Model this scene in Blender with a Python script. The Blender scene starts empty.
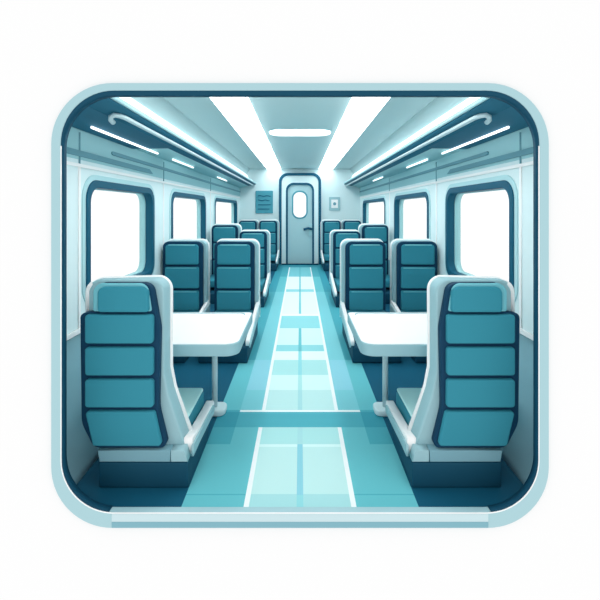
import bpy, bmesh, math
from mathutils import Vector

C = bpy.context.scene.collection
H = 1.575          # eye height
YB = 11.66         # rear wall
F = 400.0          # focal length in pixels of the 600 px frame

# ------------------------------------------------------------------ materials
def lin(h):
    h = h.lstrip('#')
    r = []
    for i in (0, 2, 4):
        c = int(h[i:i+2], 16) / 255
        r.append(c/12.92 if c <= .04045 else ((c+.055)/1.055)**2.4)
    return (*r, 1)

def mat(name, hexc, rough=.6, spec=.15, emit=0, k=1.0):
    m = bpy.data.materials.new(name); m.use_nodes = True
    b = m.node_tree.nodes['Principled BSDF']
    c = lin(hexc); c = (min(c[0]*k, .97), min(c[1]*k, .97), min(c[2]*k, .97), 1)
    b.inputs['Base Color'].default_value = c
    b.inputs['Roughness'].default_value = rough
    b.inputs['Specular IOR Level'].default_value = spec
    if emit:
        b.inputs['Emission Color'].default_value = c
        b.inputs['Emission Strength'].default_value = emit
    else:      # very fine surface grain
        nt = m.node_tree
        tc = nt.nodes.new('ShaderNodeTexCoord'); no = nt.nodes.new('ShaderNodeTexNoise')
        no.inputs['Scale'].default_value = 220
        bp = nt.nodes.new('ShaderNodeBump'); bp.inputs['Strength'].default_value = .03
        nt.links.new(tc.outputs['Object'], no.inputs['Vector'])
        nt.links.new(no.outputs['Fac'], bp.inputs['Height'])
        nt.links.new(bp.outputs['Normal'], b.inputs['Normal'])
    return m

M = dict(
    sill_low=mat('sill_reflection_slate', '#7fb0bd', .5),
    white_wall=mat('white_paint', '#f2f2f2', .8, 0),
    rim=mat('rim_pale_teal', '#a8ccd3', .5),
    sill=mat('sill_pale', '#c4dce1', .5),
    seal=mat('seal_navy', '#0f4860', .6),
    wall=mat('wall_pale', '#dff2f4', .7),
    wall_up=mat('wall_upper_teal', '#a6d6dc', .7),
    wall_low=mat('wall_lower_slate', '#86b5c2', .7),
    ceil=mat('ceiling_teal', '#cde9ec', .7),
    back=mat('bulkhead_pale', '#d9f0f3', .7),
    slate_bar=mat('slate_bar', '#6fa3b1', .6),
    white=mat('white_trim', '#fafefe', .5),
    cove=mat('cove_light', '#f6fcfc', .5, 0, 1.0),
    lamp=mat('lamp_diffuser', '#ffffff', .5, 0, 6.0),
    strip=mat('strip_lamp', '#ffffff', .5, 0, 1.6),
    rack=mat('rack_navy', '#2f6f88', .6),
    fascia=mat('rack_fascia', '#b4dfe5', .6),
    frame=mat('window_frame_teal', '#165a73', .5),
    reveal=mat('window_reveal', '#a5dadf', .6),
    surround=mat('window_surround', '#b7dfe4', .6),
    shell=mat('seat_shell_slate', '#9cc4cc', .5),
    skirt=mat('seat_skirt_slate', '#7dabb8', .5),
    navy=mat('navy_body', '#0e3d59', .6),
    base=mat('navy_base', '#154c63', .6),
    cush=mat('teal_upholstery', '#358b9e', .75),
    cush_line=mat('trim_highlight_teal', '#74bfcb', .7),  # lighter teal: painted cushion highlights, also the headrest surround
    mint=mat('mint_pad', '#d0fbf9', .75),
    table=mat('table_white', '#fdfdfd', .45),
    table_edge=mat('table_edge_slate', '#98c2cb', .5),
    pole=mat('pole_pale', '#c9e0e5', .4),
    footm=mat('foot_pale', '#d6ecef', .4),
    door=mat('door_leaf', '#b4d8de', .6),
    doorframe=mat('door_frame_pale', '#e4f9fb', .6),
    doorline=mat('door_line', '#1f5f7b', .6),
    sign=mat('sign_teal', '#4f9fb1', .6),
    signline=mat('sign_line', '#1c5f7c', .6),
    metal=mat('handle_dark', '#1c5875', .4),
)

def glass():
    m = bpy.data.materials.new('clear_glass'); m.use_nodes = True
    nt = m.node_tree; nt.nodes.clear()
    o = nt.nodes.new('ShaderNodeOutputMaterial'); mx = nt.nodes.new('ShaderNodeMixShader')
    t = nt.nodes.new('ShaderNodeBsdfTransparent'); g = nt.nodes.new('ShaderNodeBsdfGlossy')
    g.inputs['Roughness'].default_value = .05
    mx.inputs[0].default_value = .03
    nt.links.new(t.outputs[0], mx.inputs[1]); nt.links.new(g.outputs[0], mx.inputs[2])
    nt.links.new(mx.outputs[0], o.inputs[0])
    return m
M['glass'] = glass()

# ------------------------------------------------------------------ helpers
def tag(o, label=None, cat=None, group=None, kind=None):
    if label: o['label'] = label
    if cat: o['category'] = cat
    if group: o['group'] = group
    if kind: o['kind'] = kind
    return o

def empty(name, loc):
    o = bpy.data.objects.new(name, None); C.objects.link(o)
    o.location = loc; o.empty_display_size = .1
    return o

def link(name, me, m, parent=None, org=(0, 0, 0), smooth=False):
    """mesh given in world coordinates; re-based to its parent's (or own) origin"""
    if parent is not None:
        org = WORLD.get(parent.name, tuple(parent.location))
    for v in me.vertices: v.co -= Vector(org)
    bm = bmesh.new(); bm.from_mesh(me); bmesh.ops.remove_doubles(bm, verts=bm.verts, dist=1e-5)
    bmesh.ops.recalc_face_normals(bm, faces=bm.faces); bm.to_mesh(me); bm.free()
    me.materials.clear()
    for k in (m if isinstance(m, list) else [m]): me.materials.append(M[k])
    if smooth:
        for p in me.polygons: p.use_smooth = True
    o = bpy.data.objects.new(name, me); C.objects.link(o)
    if parent is not None:
        o.parent = parent; WORLD[o.name] = tuple(org)
    else:
        o.location = org; WORLD[o.name] = tuple(org)
    return o
WORLD = {}

def from_curve(cu):
    ob = bpy.data.objects.new('tmp', cu); C.objects.link(ob)
    dg = bpy.context.evaluated_depsgraph_get(); dg.update()
    me = bpy.data.meshes.new_from_object(ob.evaluated_get(dg))
    bpy.data.objects.remove(ob); bpy.data.curves.remove(cu)
    return me

def plate_me(loops, c0, c1, axes, bevel=0.0, seg=2):
    """prism of 2-D outlines (first is outer, others holes). axes maps (a,b,c)->xyz"""
    cu = bpy.data.curves.new('t', 'CURVE'); cu.dimensions = '2D'; cu.fill_mode = 'BOTH'
    for lp in loops:
        sp = cu.splines.new('POLY'); sp.points.add(len(lp)-1); sp.use_cyclic_u = True
        for p, (a, b) in zip(sp.points, lp): p.co = (a, b, 0, 1)
    cu.extrude = max(abs(c1-c0)/2 - bevel, 1e-4)
    if bevel: cu.bevel_depth = bevel; cu.bevel_resolution = seg; cu.offset = -bevel
    me = from_curve(cu); mid = (c0+c1)/2
    for v in me.vertices: v.co = Vector(axes(v.co.x, v.co.y, v.co.z+mid))
    return me

XZ = lambda s=1: (lambda a, b, c: (s*a, c, b))     # outline in x,z  depth along y
YZ = lambda s=1: (lambda a, b, c: (s*c, a, b))     # outline in y,z  thickness along x
XY = lambda s=1: (lambda a, b, c: (s*a, b, c))     # outline in x,y  thickness along z

def tube_me(pts, r, cyc=False, res=5, ax=lambda p: p):
    cu = bpy.data.curves.new('t', 'CURVE'); cu.dimensions = '3D'
    sp = cu.splines.new('POLY'); sp.points.add(len(pts)-1); sp.use_cyclic_u = cyc
    for p, q in zip(sp.points, pts): p.co = (*ax(q), 1)
    cu.bevel_depth = r; cu.bevel_resolution = res; cu.use_fill_caps = True
    return from_curve(cu)

def join(*mes):
    bm = bmesh.new()
    for m in mes: bm.from_mesh(m)
    me = bpy.data.meshes.new('j'); bm.to_mesh(me); bm.free()
    return me

def rpoly(pts, r, n=6):
    """polygon with rounded corners; r a number or one per corner"""
    out = []; N = len(pts)
    for i in range(N):
        p = Vector(pts[i]); a = Vector(pts[i-1])-p; b = Vector(pts[(i+1) % N])-p
        rr_ = r[i] if isinstance(r, (list, tuple)) else r
        if rr_ <= 0: out.append(tuple(p)); continue
        ang = a.angle(b); t = rr_/math.tan(ang/2)
        t = min(t, a.length*.49, b.length*.49); rad = t*math.tan(ang/2)
        a.normalize(); b.normalize()
        c = p+(a+b).normalized()*(rad/math.sin(ang/2))
        s, e = p+a*t-c, p+b*t-c
        a0 = math.atan2(s.y, s.x); d = math.atan2(e.y, e.x)-a0
        d = (d+math.pi) % (2*math.pi)-math.pi
        for k in range(n+1):
            th = a0+d*k/n; out.append((c.x+rad*math.cos(th), c.y+rad*math.sin(th)))
    return out

def rr(a0, a1, b0, b1, r, n=6): return rpoly([(a0, b0), (a1, b0), (a1, b1), (a0, b1)], r, n)
def box_me(x0, x1, y0, y1, z0, z1, bevel=0.0):
    return plate_me([[(x0, z0), (x1, z0), (x1, z1), (x0, z1)]], y0, y1, XZ(), bevel)

# ------------------------------------------------------------------ camera, world
cam = bpy.data.cameras.new('camera'); co = bpy.data.objects.new('camera', cam); C.objects.link(co)
co.location = (0, 0, H); co.rotation_euler = (math.pi/2, 0, 0)
cam.sensor_width = 36; cam.lens = F/600*36; cam.shift_y = -.15; cam.clip_start = .05
bpy.context.scene.camera = co
w = bpy.data.worlds.new('world'); w.use_nodes = True; bpy.context.scene.world = w
bg = w.node_tree.nodes['Background']; bg.inputs[0].default_value = (1, 1, 1, 1); bg.inputs[1].default_value = 1.12
vs = bpy.context.scene.view_settings
vs.view_transform = 'Standard'; vs.look = 'None'; vs.exposure = 0; vs.gamma = 1; vs.use_curve_mapping = False

# ------------------------------------------------------------------ front wall with its rounded opening
FY0, FY1 = 2.045, 2.085
o = link('wall_front', plate_me([[(-3.4, -1.4), (3.4, -1.4), (3.4, 4.2), (-3.4, 4.2)],
         rr(-1.235, 1.235, .016, 2.195, .28, 14)], FY0, FY1, XZ()), 'white_wall')
tag(o, kind='structure')
fr = tag(empty('portal_frame', (0, 2.05, 0)),
         'pale teal rounded frame around the opening into the carriage', 'frame')
link('rim', plate_me([rr(-1.264, 1.264, -.04, 2.22, .31, 16), rr(-1.216, 1.216, .036, 2.182, .27, 16)], 2.03, 2.075, XZ(), .003), 'rim', fr)
# the dark rubber seal lines the sides, top and lower corners of the opening
def seal_loop():
    a = rr(-1.2165, 1.2165, .0355, 2.183, .27, 16)
    b = rr(-1.211, 1.211, .040, 2.160, .266, 16)
    n = len(a)
    # rr starts at the bottom-left corner: corner 0 = indices 0..16, corner 1 = 17..33
    cut0, cut1 = 15, 18
    idx = list(range(cut1, n))+list(range(0, cut0+1))
    return [a[i] for i in idx]+[b[i] for i in reversed(idx)]
link('rubber_seal', plate_me([seal_loop()], 2.034, 2.076, XZ()), 'seal', fr)
lo = rr(-1.2135, 1.2135, .0365, 2.182, .268, 16)
link('white_bead', tube_me([(a, 2.031, b) for a, b in [(-1.2135, 1.9)]+lo[:34]+[(1.2135, 1.9)]], .0028), 'white', fr)
link('reflection_band', box_me(-.955, .955, 2.0275, 2.033, -.037, -.0065, .001), 'sill_low', fr)  # darker reflection along the frame bottom, painted as a slate band
link('sill', box_me(-.955, .955, 2.0275, 2.033, -.006, .0335, .001), 'sill', fr)

# ------------------------------------------------------------------ floor, one slab: aisle lines and bands, window light painted in as paler cells
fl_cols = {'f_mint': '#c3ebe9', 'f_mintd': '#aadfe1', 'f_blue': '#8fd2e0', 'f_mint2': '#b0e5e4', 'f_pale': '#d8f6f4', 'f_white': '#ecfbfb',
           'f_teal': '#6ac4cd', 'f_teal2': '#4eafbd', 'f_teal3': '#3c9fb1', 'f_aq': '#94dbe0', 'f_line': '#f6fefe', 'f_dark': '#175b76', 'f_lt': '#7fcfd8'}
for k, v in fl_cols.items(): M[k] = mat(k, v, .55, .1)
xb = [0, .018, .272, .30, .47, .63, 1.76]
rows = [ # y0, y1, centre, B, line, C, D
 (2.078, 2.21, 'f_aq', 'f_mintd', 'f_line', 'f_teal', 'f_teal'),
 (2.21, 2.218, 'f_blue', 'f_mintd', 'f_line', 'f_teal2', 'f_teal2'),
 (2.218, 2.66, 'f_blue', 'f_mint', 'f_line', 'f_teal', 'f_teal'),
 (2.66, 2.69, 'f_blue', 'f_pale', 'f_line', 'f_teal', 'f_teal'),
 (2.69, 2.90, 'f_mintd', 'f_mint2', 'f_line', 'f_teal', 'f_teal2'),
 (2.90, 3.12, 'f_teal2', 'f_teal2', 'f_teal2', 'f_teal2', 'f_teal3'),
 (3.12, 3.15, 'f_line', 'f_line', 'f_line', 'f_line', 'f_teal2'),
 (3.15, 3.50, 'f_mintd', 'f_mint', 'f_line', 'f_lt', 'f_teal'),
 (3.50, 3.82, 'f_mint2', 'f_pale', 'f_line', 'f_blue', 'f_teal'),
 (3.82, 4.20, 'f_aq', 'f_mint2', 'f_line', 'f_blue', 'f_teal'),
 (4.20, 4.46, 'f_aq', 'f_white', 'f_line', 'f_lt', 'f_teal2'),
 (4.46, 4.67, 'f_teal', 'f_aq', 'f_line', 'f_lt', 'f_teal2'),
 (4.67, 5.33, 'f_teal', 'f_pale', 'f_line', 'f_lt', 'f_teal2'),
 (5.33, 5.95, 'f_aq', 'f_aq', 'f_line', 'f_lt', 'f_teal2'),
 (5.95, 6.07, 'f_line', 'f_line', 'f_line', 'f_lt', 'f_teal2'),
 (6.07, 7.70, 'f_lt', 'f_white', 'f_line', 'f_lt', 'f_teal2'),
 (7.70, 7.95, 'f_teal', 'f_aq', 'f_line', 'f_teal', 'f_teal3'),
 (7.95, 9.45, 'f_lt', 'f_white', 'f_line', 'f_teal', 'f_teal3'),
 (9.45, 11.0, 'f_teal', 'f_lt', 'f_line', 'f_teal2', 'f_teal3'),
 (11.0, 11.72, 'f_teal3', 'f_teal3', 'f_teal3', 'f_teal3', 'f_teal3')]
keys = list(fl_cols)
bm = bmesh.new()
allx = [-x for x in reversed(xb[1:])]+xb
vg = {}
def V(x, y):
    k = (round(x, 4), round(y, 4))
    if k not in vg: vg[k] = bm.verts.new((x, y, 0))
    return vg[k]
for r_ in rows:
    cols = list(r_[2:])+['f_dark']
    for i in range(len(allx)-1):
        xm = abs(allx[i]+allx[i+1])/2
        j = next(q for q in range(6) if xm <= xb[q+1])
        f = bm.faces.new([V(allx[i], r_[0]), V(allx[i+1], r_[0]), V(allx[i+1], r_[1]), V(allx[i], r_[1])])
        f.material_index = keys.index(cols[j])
ext = bmesh.ops.extrude_face_region(bm, geom=list(bm.faces))
me = bpy.data.meshes.new('floor')
for v in ext['geom']:
    if isinstance(v, bmesh.types.BMVert): v.co.z -= .06
bmesh.ops.recalc_face_normals(bm, faces=bm.faces)
bm.to_mesh(me); bm.free()
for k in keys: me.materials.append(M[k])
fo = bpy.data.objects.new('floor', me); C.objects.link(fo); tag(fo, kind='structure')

# ------------------------------------------------------------------ ceiling and bulkhead
X = 1.75; ZC = 2.77
o = link('ceiling', box_me(-1.47, 1.47, FY1, YB, ZC, ZC+.05), 'ceil'); tag(o, kind='structure')
sB = F/YB
def px(x, y): return ((x-300)/sB, H-(y-210)/sB)
def lp(x0, x1, y0, y1, r, n=8):
    a = px(x0, y1); b = px(x1, y0); return rr(a[0], b[0], max(a[1], .003), b[1], r, n)
tag(link('wall_back', plate_me([[(-1.85, -.05), (1.85, -.05), (1.85, ZC+.05), (-1.85, ZC+.05)], lp(292.6, 307, 191.4, 218.2, .19)], YB, YB+.04, XZ()), 'back'), kind='structure')

# ------------------------------------------------------------------ windows and side walls
WIN = [(3.25, 4.76), (5.40, 7.37), (8.16, 11.04)]
WZ0, WZ1 = .80, 1.83
n = 0; tn = 0
def trim(me, m):
    global tn; tn += 1
    return tag(link('trim_%d' % tn, me, m), kind='structure')
for s, side in ((-1, 'left'), (1, 'right')):
    holes = [rr(a+.055, b-.055, WZ0+.06, WZ1-.06, .13, 8) for a, b in WIN]
    o = link('wall_'+side, plate_me([[(FY1, -.05), (YB, -.05), (YB, 1.975), (FY1, 1.975)]]+holes, X, X+.13, YZ(s)), 'wall')
    tag(o, kind='structure')
    # upper wall: a separate teal panel, then soffit, cove
    trim(plate_me([[(FY1, 1.975), (YB, 1.975), (YB, 2.26), (FY1, 2.26)]], X-.004, X+.12, YZ(s)), 'wall_up')
    for a, b in WIN:
        n += 1
        wr = empty('window_%d' % n, (s*X, (a+b)/2, WZ0)); tag(wr, kind='structure')
        link('window_frame', plate_me([rr(a, b, WZ0, WZ1, .17, 10), rr(a+.062, b-.062, WZ0+.066, WZ1-.066, .13, 10)], X-.022, X+.065, YZ(s), .006), 'frame', wr)
        link('window_surround', plate_me([rr(a-.045, b+.05, WZ0-.05, WZ1+.045, .21, 10), rr(a+.01, b-.01, WZ0+.01, WZ1-.01, .16, 10)], X-.010, X+.01, YZ(s), .003), 'surround', wr)
        link('window_reveal', plate_me([rr(a+.05, b-.05, WZ0+.055, WZ1-.055, .13, 10), rr(a+.066, b-.066, WZ0+.070, WZ1-.070, .125, 10)], X+.066, X+.135, YZ(s)), 'reveal', wr)
        link('glass_pane', plate_me([rr(a+.057, b-.057, WZ0+.062, WZ1-.062, .12, 10)], X+.10, X+.108, YZ(s)), 'glass', wr)
    # soffit between rack and wall, cove above the rack
    trim(plate_me([[(s*1.44, 2.300), (s*1.754, 2.215), (s*1.80, 2.24), (s*1.80, 2.30), (s*1.44, 2.34)]], FY1, YB, XZ()), 'wall_up')
    trim(plate_me([[(s*1.45, ZC), (s*1.585, 2.60), (s*1.62, 2.60), (s*1.5, ZC+.03)]], FY1, YB, XZ()), 'ceil')
    trim(plate_me([[(s*1.58, 2.605), (s*1.58, 2.34), (s*1.62, 2.34), (s*1.62, 2.605)]], FY1, YB, XZ()), 'ceil')
    # bright cove strip
    cl = link('cove_light', plate_me([rpoly([(s*1.50, 2.505), (s*1.58, 2.50), (s*1.58, 2.60), (s*1.54, 2.60)], .006)], FY1+.02, YB-.02, XZ()), 'cove', None, (s*1.54, 6.9, 2.505))
    tag(cl, 'long white lit strip above the luggage rack on the %s wall' % side, 'light')
    # seams and rails on the wall
    for y in (3.165, 5.12, 7.80):
        trim(plate_me([[(y-.014, .63), (y+.014, .63), (y+.014, 1.93), (y-.014, 1.93)]], X-.008, X+.002, YZ(s)), 'white')
        trim(plate_me([[(y-.008, 1.93), (y+.008, 1.93), (y+.008, 2.19), (y-.008, 2.19)]], X-.010, X-.003, YZ(s)), 'slate_bar')
    trim(plate_me([[(FY1, 1.915), (YB, 1.915), (YB, 1.941), (FY1, 1.941)]], X-.012, X, YZ(s)), 'white')
    trim(plate_me([rr(3.70, YB-.02, 2.085, 2.118, .016)], X-.018, X-.003, YZ(s)), 'slate_bar')
    trim(plate_me([[(FY1, 2.00), (4.72, 2.00), (4.62, 2.045), (FY1, 2.045)]], X-.016, X-.003, YZ(s)), 'slate_bar')
    # lower wall: white dado, slate kick panel leaning in beside the first bay
    trim(plate_me([[(FY1, .605), (YB, .605), (YB, .64), (FY1, .64)]], X-.02, X, YZ(s)), 'white')
    trim(plate_me([[(FY1, 0), (YB, 0), (YB, .612), (FY1, .612)]], X-.012, X, YZ(s)), 'wall_low')
    trim(plate_me([[(s*1.735, 0.002), (s*1.28, 0.002), (s*1.30, .04), (s*1.735, .60)]], FY1+.01, 3.9, XZ()), 'wall_low')

    # luggage rack
    rk = tag(empty('luggage_rack', (s*1.40, 6.9, 2.30)),
             'navy overhead luggage rack with pale rails running along the %s wall' % side, 'luggage rack')
    link('tray', plate_me([[(s*1.29, 2.315), (s*1.50, 2.279), (s*1.57, 2.29), (s*1.57, 2.335), (s*1.29, 2.34)]], FY1+.01, YB-.01, XZ()), 'rack', rk)
    link('fascia', plate_me([[(s*1.275, 2.335), (s*1.30, 2.335), (s*1.30, 2.375), (s*1.285, 2.375)]], FY1+.01, YB-.01, XZ(), .003), 'fascia', rk)
    link('underside_panel', plate_me([rpoly([(FY1+.01, 1.45), (4.6, 1.45), (4.15, 1.735), (FY1+.01, 1.735)], [0, .02, .06, 0])], -.014, -.003,
         lambda a, b, c: (s*b, a, 2.302-(b-1.44)*.271+c)), 'rack', rk)
    # front rail with its hooked end
    pts = [(s*1.41, 3.02, 2.235), (s*1.41, 2.98, 2.245), (s*1.395, 2.95, 2.262), (s*1.37, 2.95, 2.275), (s*1.35, 2.99, 2.279), (s*1.335, 3.05, 2.279), (s*1.335, YB-.02, 2.279)]
    link('rail', tube_me(pts, .0185), 'pole', rk, smooth=True)
    for k, (a, b) in enumerate([(3.13, 4.58), (5.13, 6.1), (7.9, 8.9)]):
        wh = ['nearest and longest', 'middle and shorter', 'farthest and smallest'][k]
        t = link('strip_light', tube_me([(s*1.63, a, 2.222), (s*1.63, b, 2.222)], .011, ax=lambda p: p), 'strip', None, (s*1.63, (a+b)/2, 2.236), True)
        tag(t, '%s white strip lamp under the rack on the %s wall' % (wh, side), 'light', 'strip lamps under the luggage racks')

# ceiling light panels
for s, side in ((-1, 'left'), (1, 'right')):
    t = tag(empty('ceiling_light', (s*.78, 6.9, ZC)), 'long white ceiling light panel running down the %s half of the ceiling' % side, 'ceiling light', 'long ceiling light panels')
    link('diffuser', plate_me([rr(s*.55 if s > 0 else -.95, .95 if s > 0 else -.55, 2.3, YB-.04, .03)], ZC-.012, ZC-.004, XY()), 'lamp', t)
    link('housing', plate_me([rr(s*.545 if s > 0 else -.955, .955 if s > 0 else -.545, 2.29, YB-.03, .03)], ZC-.0045, ZC, XY()), 'white', t)
t = tag(empty('ceiling_light', (0, 6.12, ZC)), 'short white ceiling lamp bar lying crosswise between the two long panels', 'ceiling light')
link('diffuser', plate_me([rr(-.47, .47, 5.88, 6.36, .2, 10)], ZC-.022, ZC-.008, XY(), .006), 'strip', t)
link('housing', plate_me([rr(-.48, .48, 5.87, 6.37, .2, 10)], ZC-.009, ZC, XY()), 'fascia', t)

# ------------------------------------------------------------------ end door, notice, switch
def arch(x0, x1, y0, y1, r, inset=0):
    a = px(x0, y1); b = px(x1, y0)
    return rpoly([(a[0], max(a[1], .003)), (b[0], max(a[1], .003)), (b[0], b[1]), (a[0], b[1])], [0, 0, r, r], 10)
d = tag(empty('door_1', (0, YB-.05, 0)), kind='structure')
def dpart(name, loops, y0, y1, m, bev=.004, par=None): return link(name, plate_me(loops, y0, y1, XZ(), bev), m, par or d)
dpart('outer_moulding', [arch(279, 321, 173.2, 268, .26), arch(281.6, 318.4, 175.8, 268, .2)], YB-.10, YB-.002, 'doorline')
dpart('door_frame', [arch(281.5, 318.5, 175.7, 268, .2), arch(287, 313, 184, 268, .2)], YB-.08, YB-.002, 'doorframe')
dpart('inner_moulding', [arch(286, 314, 183, 268, .22), arch(287.8, 312.2, 184.9, 268, .18)], YB-.09, YB-.004, 'doorline')
leaf = dpart('door_leaf', [arch(287.8, 312.2, 185, 268, .17), lp(292.6, 307, 191.4, 218.2, .19)], YB-.05, YB-.003, 'door', .003)
dpart('window_seal', [lp(292, 307.6, 190.8, 218.8, .2), lp(293.4, 306.2, 192.2, 217.4, .17)], YB-.065, YB-.02, 'sign', .003, leaf)
link('window_glass', plate_me([lp(292.8, 306.8, 191.6, 218, .18)], YB-.03, YB-.012, XZ()), 'glass', leaf)
a = px(308.8, 223.5); b = px(312, 235.5)
link('lock_plate', plate_me([rr(a[0], b[0], b[1], a[1], .02)], YB-.075, YB-.04, XZ(), .004), 'fascia', leaf)
hz = px(0, 229)[1]
link('door_handle', join(tube_me([(px(311, 0)[0], YB-.07, hz), (px(311, 0)[0], YB-.12, hz+.01), (px(308, 0)[0], YB-.14, hz+.03), (px(306, 0)[0], YB-.14, hz+.01), (px(303.5, 0)[0], YB-.14, hz-.01)], .034)), 'metal', leaf, smooth=True)
link('threshold', box_me(px(282, 0)[0], px(318, 0)[0], YB-.22, YB-.11, .001, .03, .004), 'seal', d)

p = lp(255.6, 273, 190.8, 213.4, .02)
nb = link('notice_board', plate_me([p], YB-.03, YB, XZ(), .004), 'sign', None, (px(264, 0)[0], YB, px(0, 202)[1]))
tag(nb, 'teal notice panel with dark lines of text left of the end door', 'sign')
for k, yy in enumerate((196, 200.3, 204.8, 209)):
    z = px(0, yy)[1]; x0, x1 = px(258.2, 0)[0], px(270.8 - (k % 2)*1.2, 0)[0]
    pts = [(x0+(x1-x0)*q/10, YB-.034, z+(.012*math.sin(q*1.1+k) if k < 2 else 0)) for q in range(11)]
    link('text_line', tube_me(pts, .012), 'signline', nb)
sw = link('call_button_panel', plate_me([lp(329, 340, 197, 210.6, .02)], YB-.03, YB, XZ(), .004), 'shell', None, (px(334.5, 0)[0], YB, px(0, 204)[1]))
tag(sw, 'small pale square wall panel with a round button right of the end door', 'button panel')
link('face_plate', plate_me([lp(331.2, 337.8, 199.6, 208, .008)], YB-.04, YB-.028, XZ(), .002), 'white', sw)
c = px(334.5, 203.8)
link('button', plate_me([[(c[0]+.045*math.cos(t*.3927), c[1]+.045*math.sin(t*.3927)) for t in range(16)]], YB-.055, YB-.038, XZ(), .004), 'slate_bar', sw)

# ------------------------------------------------------------------ seats seen from behind (first bay)
def near_seat(s, label):
    root = empty('train_seat', (s*.95, 2.40, 0))
    tag(root, label, 'seat')
    P = lambda name, loops, y0, y1, m, bev=.006, par=None: link(name, plate_me(loops, y0, y1, XZ(s), bev), m, par or root)
    sh = [(.655, .17), (1.12, .17), (1.245, .38), (1.262, .96), (1.238, 1.0), (1.238, 1.168), (.79, 1.168), (.79, .62), (.765, .50)]
    shr = [.01, .05, .1, .05, .02, .07, .07, .1, .1]
    shell = P('seat_shell', [rpoly(sh, shr)], 2.325, 2.455, 'shell', .012)
    out = rpoly([(.662, .20), (.77, .50), (.793, .62), (.793, 1.162), (1.236, 1.162), (1.236, .985)], [0, .1, .1, .07, .07, 0], 8)
    link('edge_piping', tube_me([(s*u, 2.45 if u < 1.1 else (2.40 if z > 1.15 else 2.335), z) for u, z in out], .015), 'white', shell, smooth=True)
    bk = [(.755, .22), (1.175, .22), (1.245, .36), (1.253, .985), (1.165, .998), (1.165, 1.158), (.845, 1.158), (.80, .90), (.810, .44)]
    back = P('backrest', [rpoly(bk, [.03, .06, .15, .03, .01, .05, .06, .2, .3])], 2.275, 2.33, 'navy', .008)
    P('headrest', [rpoly([(.848, 1.0), (1.138, 1.0), (1.138, 1.143), (.858, 1.143)], [.02, .02, .04, .04])], 2.240, 2.30, 'cush', .012)
    P('headrest_surround', [rpoly([(.84, 1.0), (1.172, 1.0), (1.172, 1.158), (.865, 1.158)], [.01, .01, .05, .05])], 2.262, 2.30, 'cush_line', .008)
    def L(z): return 1.212 if z > .4 else 1.212-(.4-z)*.30
    def Rt(z): return .828 if z > .47 else .828-(.47-z)*.22
    for z0, z1 in ((.822, .985), (.642, .800), (.462, .620), (.245, .440)):
        pn = P('back_cushion', [rpoly([(Rt(z0), z0), (L(z0), z0), (L(z1), z1), (Rt(z1), z1)], .018)], 2.248, 2.30, 'cush', .009)
        link('cushion_highlight', tube_me([(s*(Rt(z1)+.02), 2.254, z1-.008), (s*(L(z1)-.02), 2.254, z1-.008)], .0045), 'cush_line', pn)  # pale tube standing in for the highlight on the cushion's top edge
    # seat cushion on the far side
    link('seat_cushion', plate_me([rpoly([(2.44, .16), (2.86, .13), (2.86, .29), (2.44, .29)], [0, .02, .03, 0])], .685, 1.19, YZ(s), .012), 'cush', root)
    link('seat_pad', plate_me([rpoly([(.69, 2.46), (1.185, 2.46), (1.185, 2.865), (.69, 2.865)], .02)], .286, .303, XY(s), .006), 'mint', root)
    # low side rail sweeping forward
    rail = [(2.34, .165), (2.34, .30), (2.36, .24), (2.88, .205), (2.95, .175), (2.93, .12), (2.45, .16)]
    link('side_rail', plate_me([rpoly([(2.33, .155), (2.33, .25), (2.42, .232), (2.90, .195), (2.93, .17), (2.90, .12), (2.45, .155)], [0, 0, .05, .03, .02, .03, .05])], .625, .678, YZ(s), .006), 'white', root)
    link('side_rail_cover', plate_me([rpoly([(2.31, .152), (2.31, .215), (2.42, .212), (2.88, .178), (2.88, .122), (2.45, .150)], [0, 0, .05, .02, .02, .05])], .614, .628, YZ(s), .003), 'shell', root)
    P('skirt', [[(.735, .150), (1.135, .150), (1.145, .214), (.735, .214)]], 2.262, 2.34, 'skirt', .004)
    P('skirt_end', [[(.635, .150), (.731, .150), (.731, .214), (.655, .214)]], 2.262, 2.34, 'shell', .004)
    link('base', plate_me([rpoly([(2.264, 0.001), (2.74, 0.001), (2.86, .145), (2.264, .145)], .01)], .635, 1.14, YZ(s), .006), 'base', root)
    return root
near_seat(-1, 'large teal train seat seen from behind, nearest the frame on the left')
near_seat(1, 'large teal train seat seen from behind, nearest the frame on the right')

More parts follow.
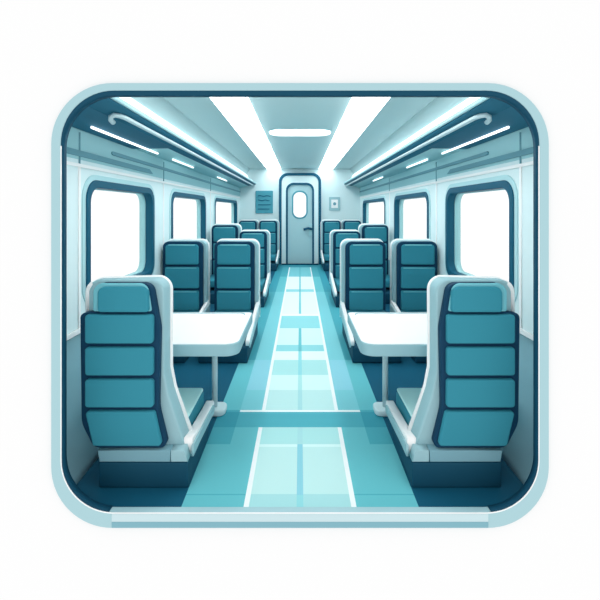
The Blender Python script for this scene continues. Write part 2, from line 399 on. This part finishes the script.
# ------------------------------------------------------------------ seats facing the camera
def far_seat(s, u0=.56, u1=1.06, y=5.0):
    """aisle-side edge u0, window-side edge u1; front of backrest at y"""
    root = empty('train_seat', (s*(u0+u1)/2, y, 0))
    P = lambda name, loops, y0, y1, m, bev=.006, par=None: link(name, plate_me(loops, y0, y1, XZ(s), bev), m, par or root)
    shell = P('seat_shell', [rpoly([(u0-.03, .18), (u1+.01, .18), (u1+.01, 1.185), (u0-.03, 1.185)], [.02, .02, .07, .08])], y+.05, y+.19, 'shell', .012)
    out = rpoly([(u0-.028, .20), (u0-.028, 1.188), (u1, 1.188), (u1, 1.05)], [0, .08, .07, 0], 8)
    link('edge_piping', tube_me([(s*u, y+.15, z) for u, z in out], .019), 'white', shell, smooth=True)
    P('backrest', [rpoly([(u0+.01, .2), (u1+.012, .2), (u1+.012, 1.18), (u0+.01, 1.18)], [.02, .02, .07, .08])], y, y+.055, 'navy', .01)
    P('headrest', [rpoly([(u0+.06, .895), (u1-.03, .895), (u1-.03, 1.145), (u0+.06, 1.145)], [.02, .02, .04, .04])], y-.035, y+.02, 'cush', .014)
    link('headrest_highlight', tube_me([(s*(u0+.10), y-.030, 1.138), (s*(u1-.07), y-.030, 1.138)], .009), 'cush_line', root)  # highlight on the headrest top, put in as a lighter tube
    for z0, z1 in ((.60, .865), (.33, .57)):
        pn = P('back_cushion', [rpoly([(u0+.055, z0), (u1-.025, z0), (u1-.025, z1), (u0+.055, z1)], .02)], y-.035, y+.02, 'cush', .01)
        link('cushion_highlight', tube_me([(s*(u0+.08), y-.028, z1-.012), (s*(u1-.045), y-.028, z1-.012)], .008), 'cush_line', pn)  # cushion-top highlight, coloured in with a lighter tube
    link('seat_cushion', plate_me([rpoly([(y-.74, .22), (y-.01, .22), (y-.01, .33), (y-.74, .35)], [.03, 0, 0, .04])], u0+.02, u1-.01, YZ(s), .012), 'cush', root)
    link('side_rail', plate_me([rpoly([(y+.12, .26), (y+.12, .42), (y-.05, .40), (y-.93, .25), (y-.93, .18), (y-.1, .26)], [0, 0, .05, .03, .03, .05])], u0-.045, u0-.005, YZ(s), .006), 'white', root)
    link('side_rail_cover', plate_me([rpoly([(y+.12, .255), (y+.12, .37), (y-.06, .36), (y-.94, .225), (y-.94, .17), (y-.1, .255)], [0, 0, .05, .03, .03, .05])], u0-.055, u0-.043, YZ(s), .003), 'shell', root)
    link('base', plate_me([rpoly([(y-.90, 0.001), (y+.1, 0.001), (y+.1, .215), (y-.90, .165)], .02)], u0-.02, u1-.02, YZ(s), .008), 'base', root)
    return root

def copy_tree(o, parent=None):
    c = o.copy(); C.objects.link(c)
    if parent is not None: c.parent = parent
    for ch in list(o.children): copy_tree(ch, c)
    return c

first = {}
GR = 'train seats facing the camera behind the tables'
spots = [ # name, aisle edge, y, z scale
 ('aisle seat just behind the %s table, second row', .56, 5.0, 1.0),
 ('window seat just behind the %s table, second row', 1.205, 5.0, 1.0),
 ('aisle seat in the third row on the %s', .60, 7.35, 1.0),
 ('window seat with raised back in the third row on the %s', 1.17, 7.6, 1.09),
 ('aisle seat in the last row, %s of the end door', .63, 11.2, 1.08),
 ('window seat in the last row against the %s wall side', 1.20, 11.2, 1.08)]
for s, side in ((-1, 'left'), (1, 'right')):
    proto = far_seat(s)
    for k, (lab, u0, y, zs) in enumerate(spots):
        o = proto if k == 0 else copy_tree(proto)
        o.location = (s*(u0+.25), y, 0); o.scale = (1, 1, zs)
        tag(o, 'teal cushioned ' + lab % side, 'seat', GR)

# ------------------------------------------------------------------ tables
for s, side in ((-1, 'left'), (1, 'right')):
    t = tag(empty('table', (s*.68, 3.1, 0)), 'white table on a slim pedestal leg beside the aisle on the %s' % side, 'table', 'white tables between the facing seats')
    ol = rpoly([(.403, 3.42), (.403, 2.60), (1.34, 2.60), (1.34, 3.42)], [.03, .09, .04, .04], 10)
    il = rpoly([(.410, 3.413), (.410, 2.612), (1.333, 2.612), (1.333, 3.413)], [.03, .09, .04, .04], 10)
    link('edge_band', plate_me([ol], .622, .697, XY(s), .003), 'table_edge', t)
    top = link('table_top', plate_me([il], .69, .702, XY(s), .002), 'table', t)
    il2 = rpoly([(.455, 3.385), (.455, 2.66), (1.28, 2.66), (1.28, 3.385)], .05, 8)
    link('raised_lip', tube_me([(s*a, b, .7025) for a, b in [(.462, 3.33), (.468, 3.36), (.49, 3.38), (1.28, 3.38)]], .005), 'table_edge', top)
    link('leg', tube_me([(s*.665, 3.12, .03), (s*.665, 3.12, .622)], .022, res=6), 'pole', t, smooth=True)
    link('leg_collar', tube_me([(s*.665, 3.12, .56), (s*.665, 3.12, .622)], .027, res=6), 'frame', t, smooth=True)
    link('foot', plate_me([rr(.575, .71, 3.04, 3.20, .05)], .001, .045, XY(s), .012), 'footm', t)
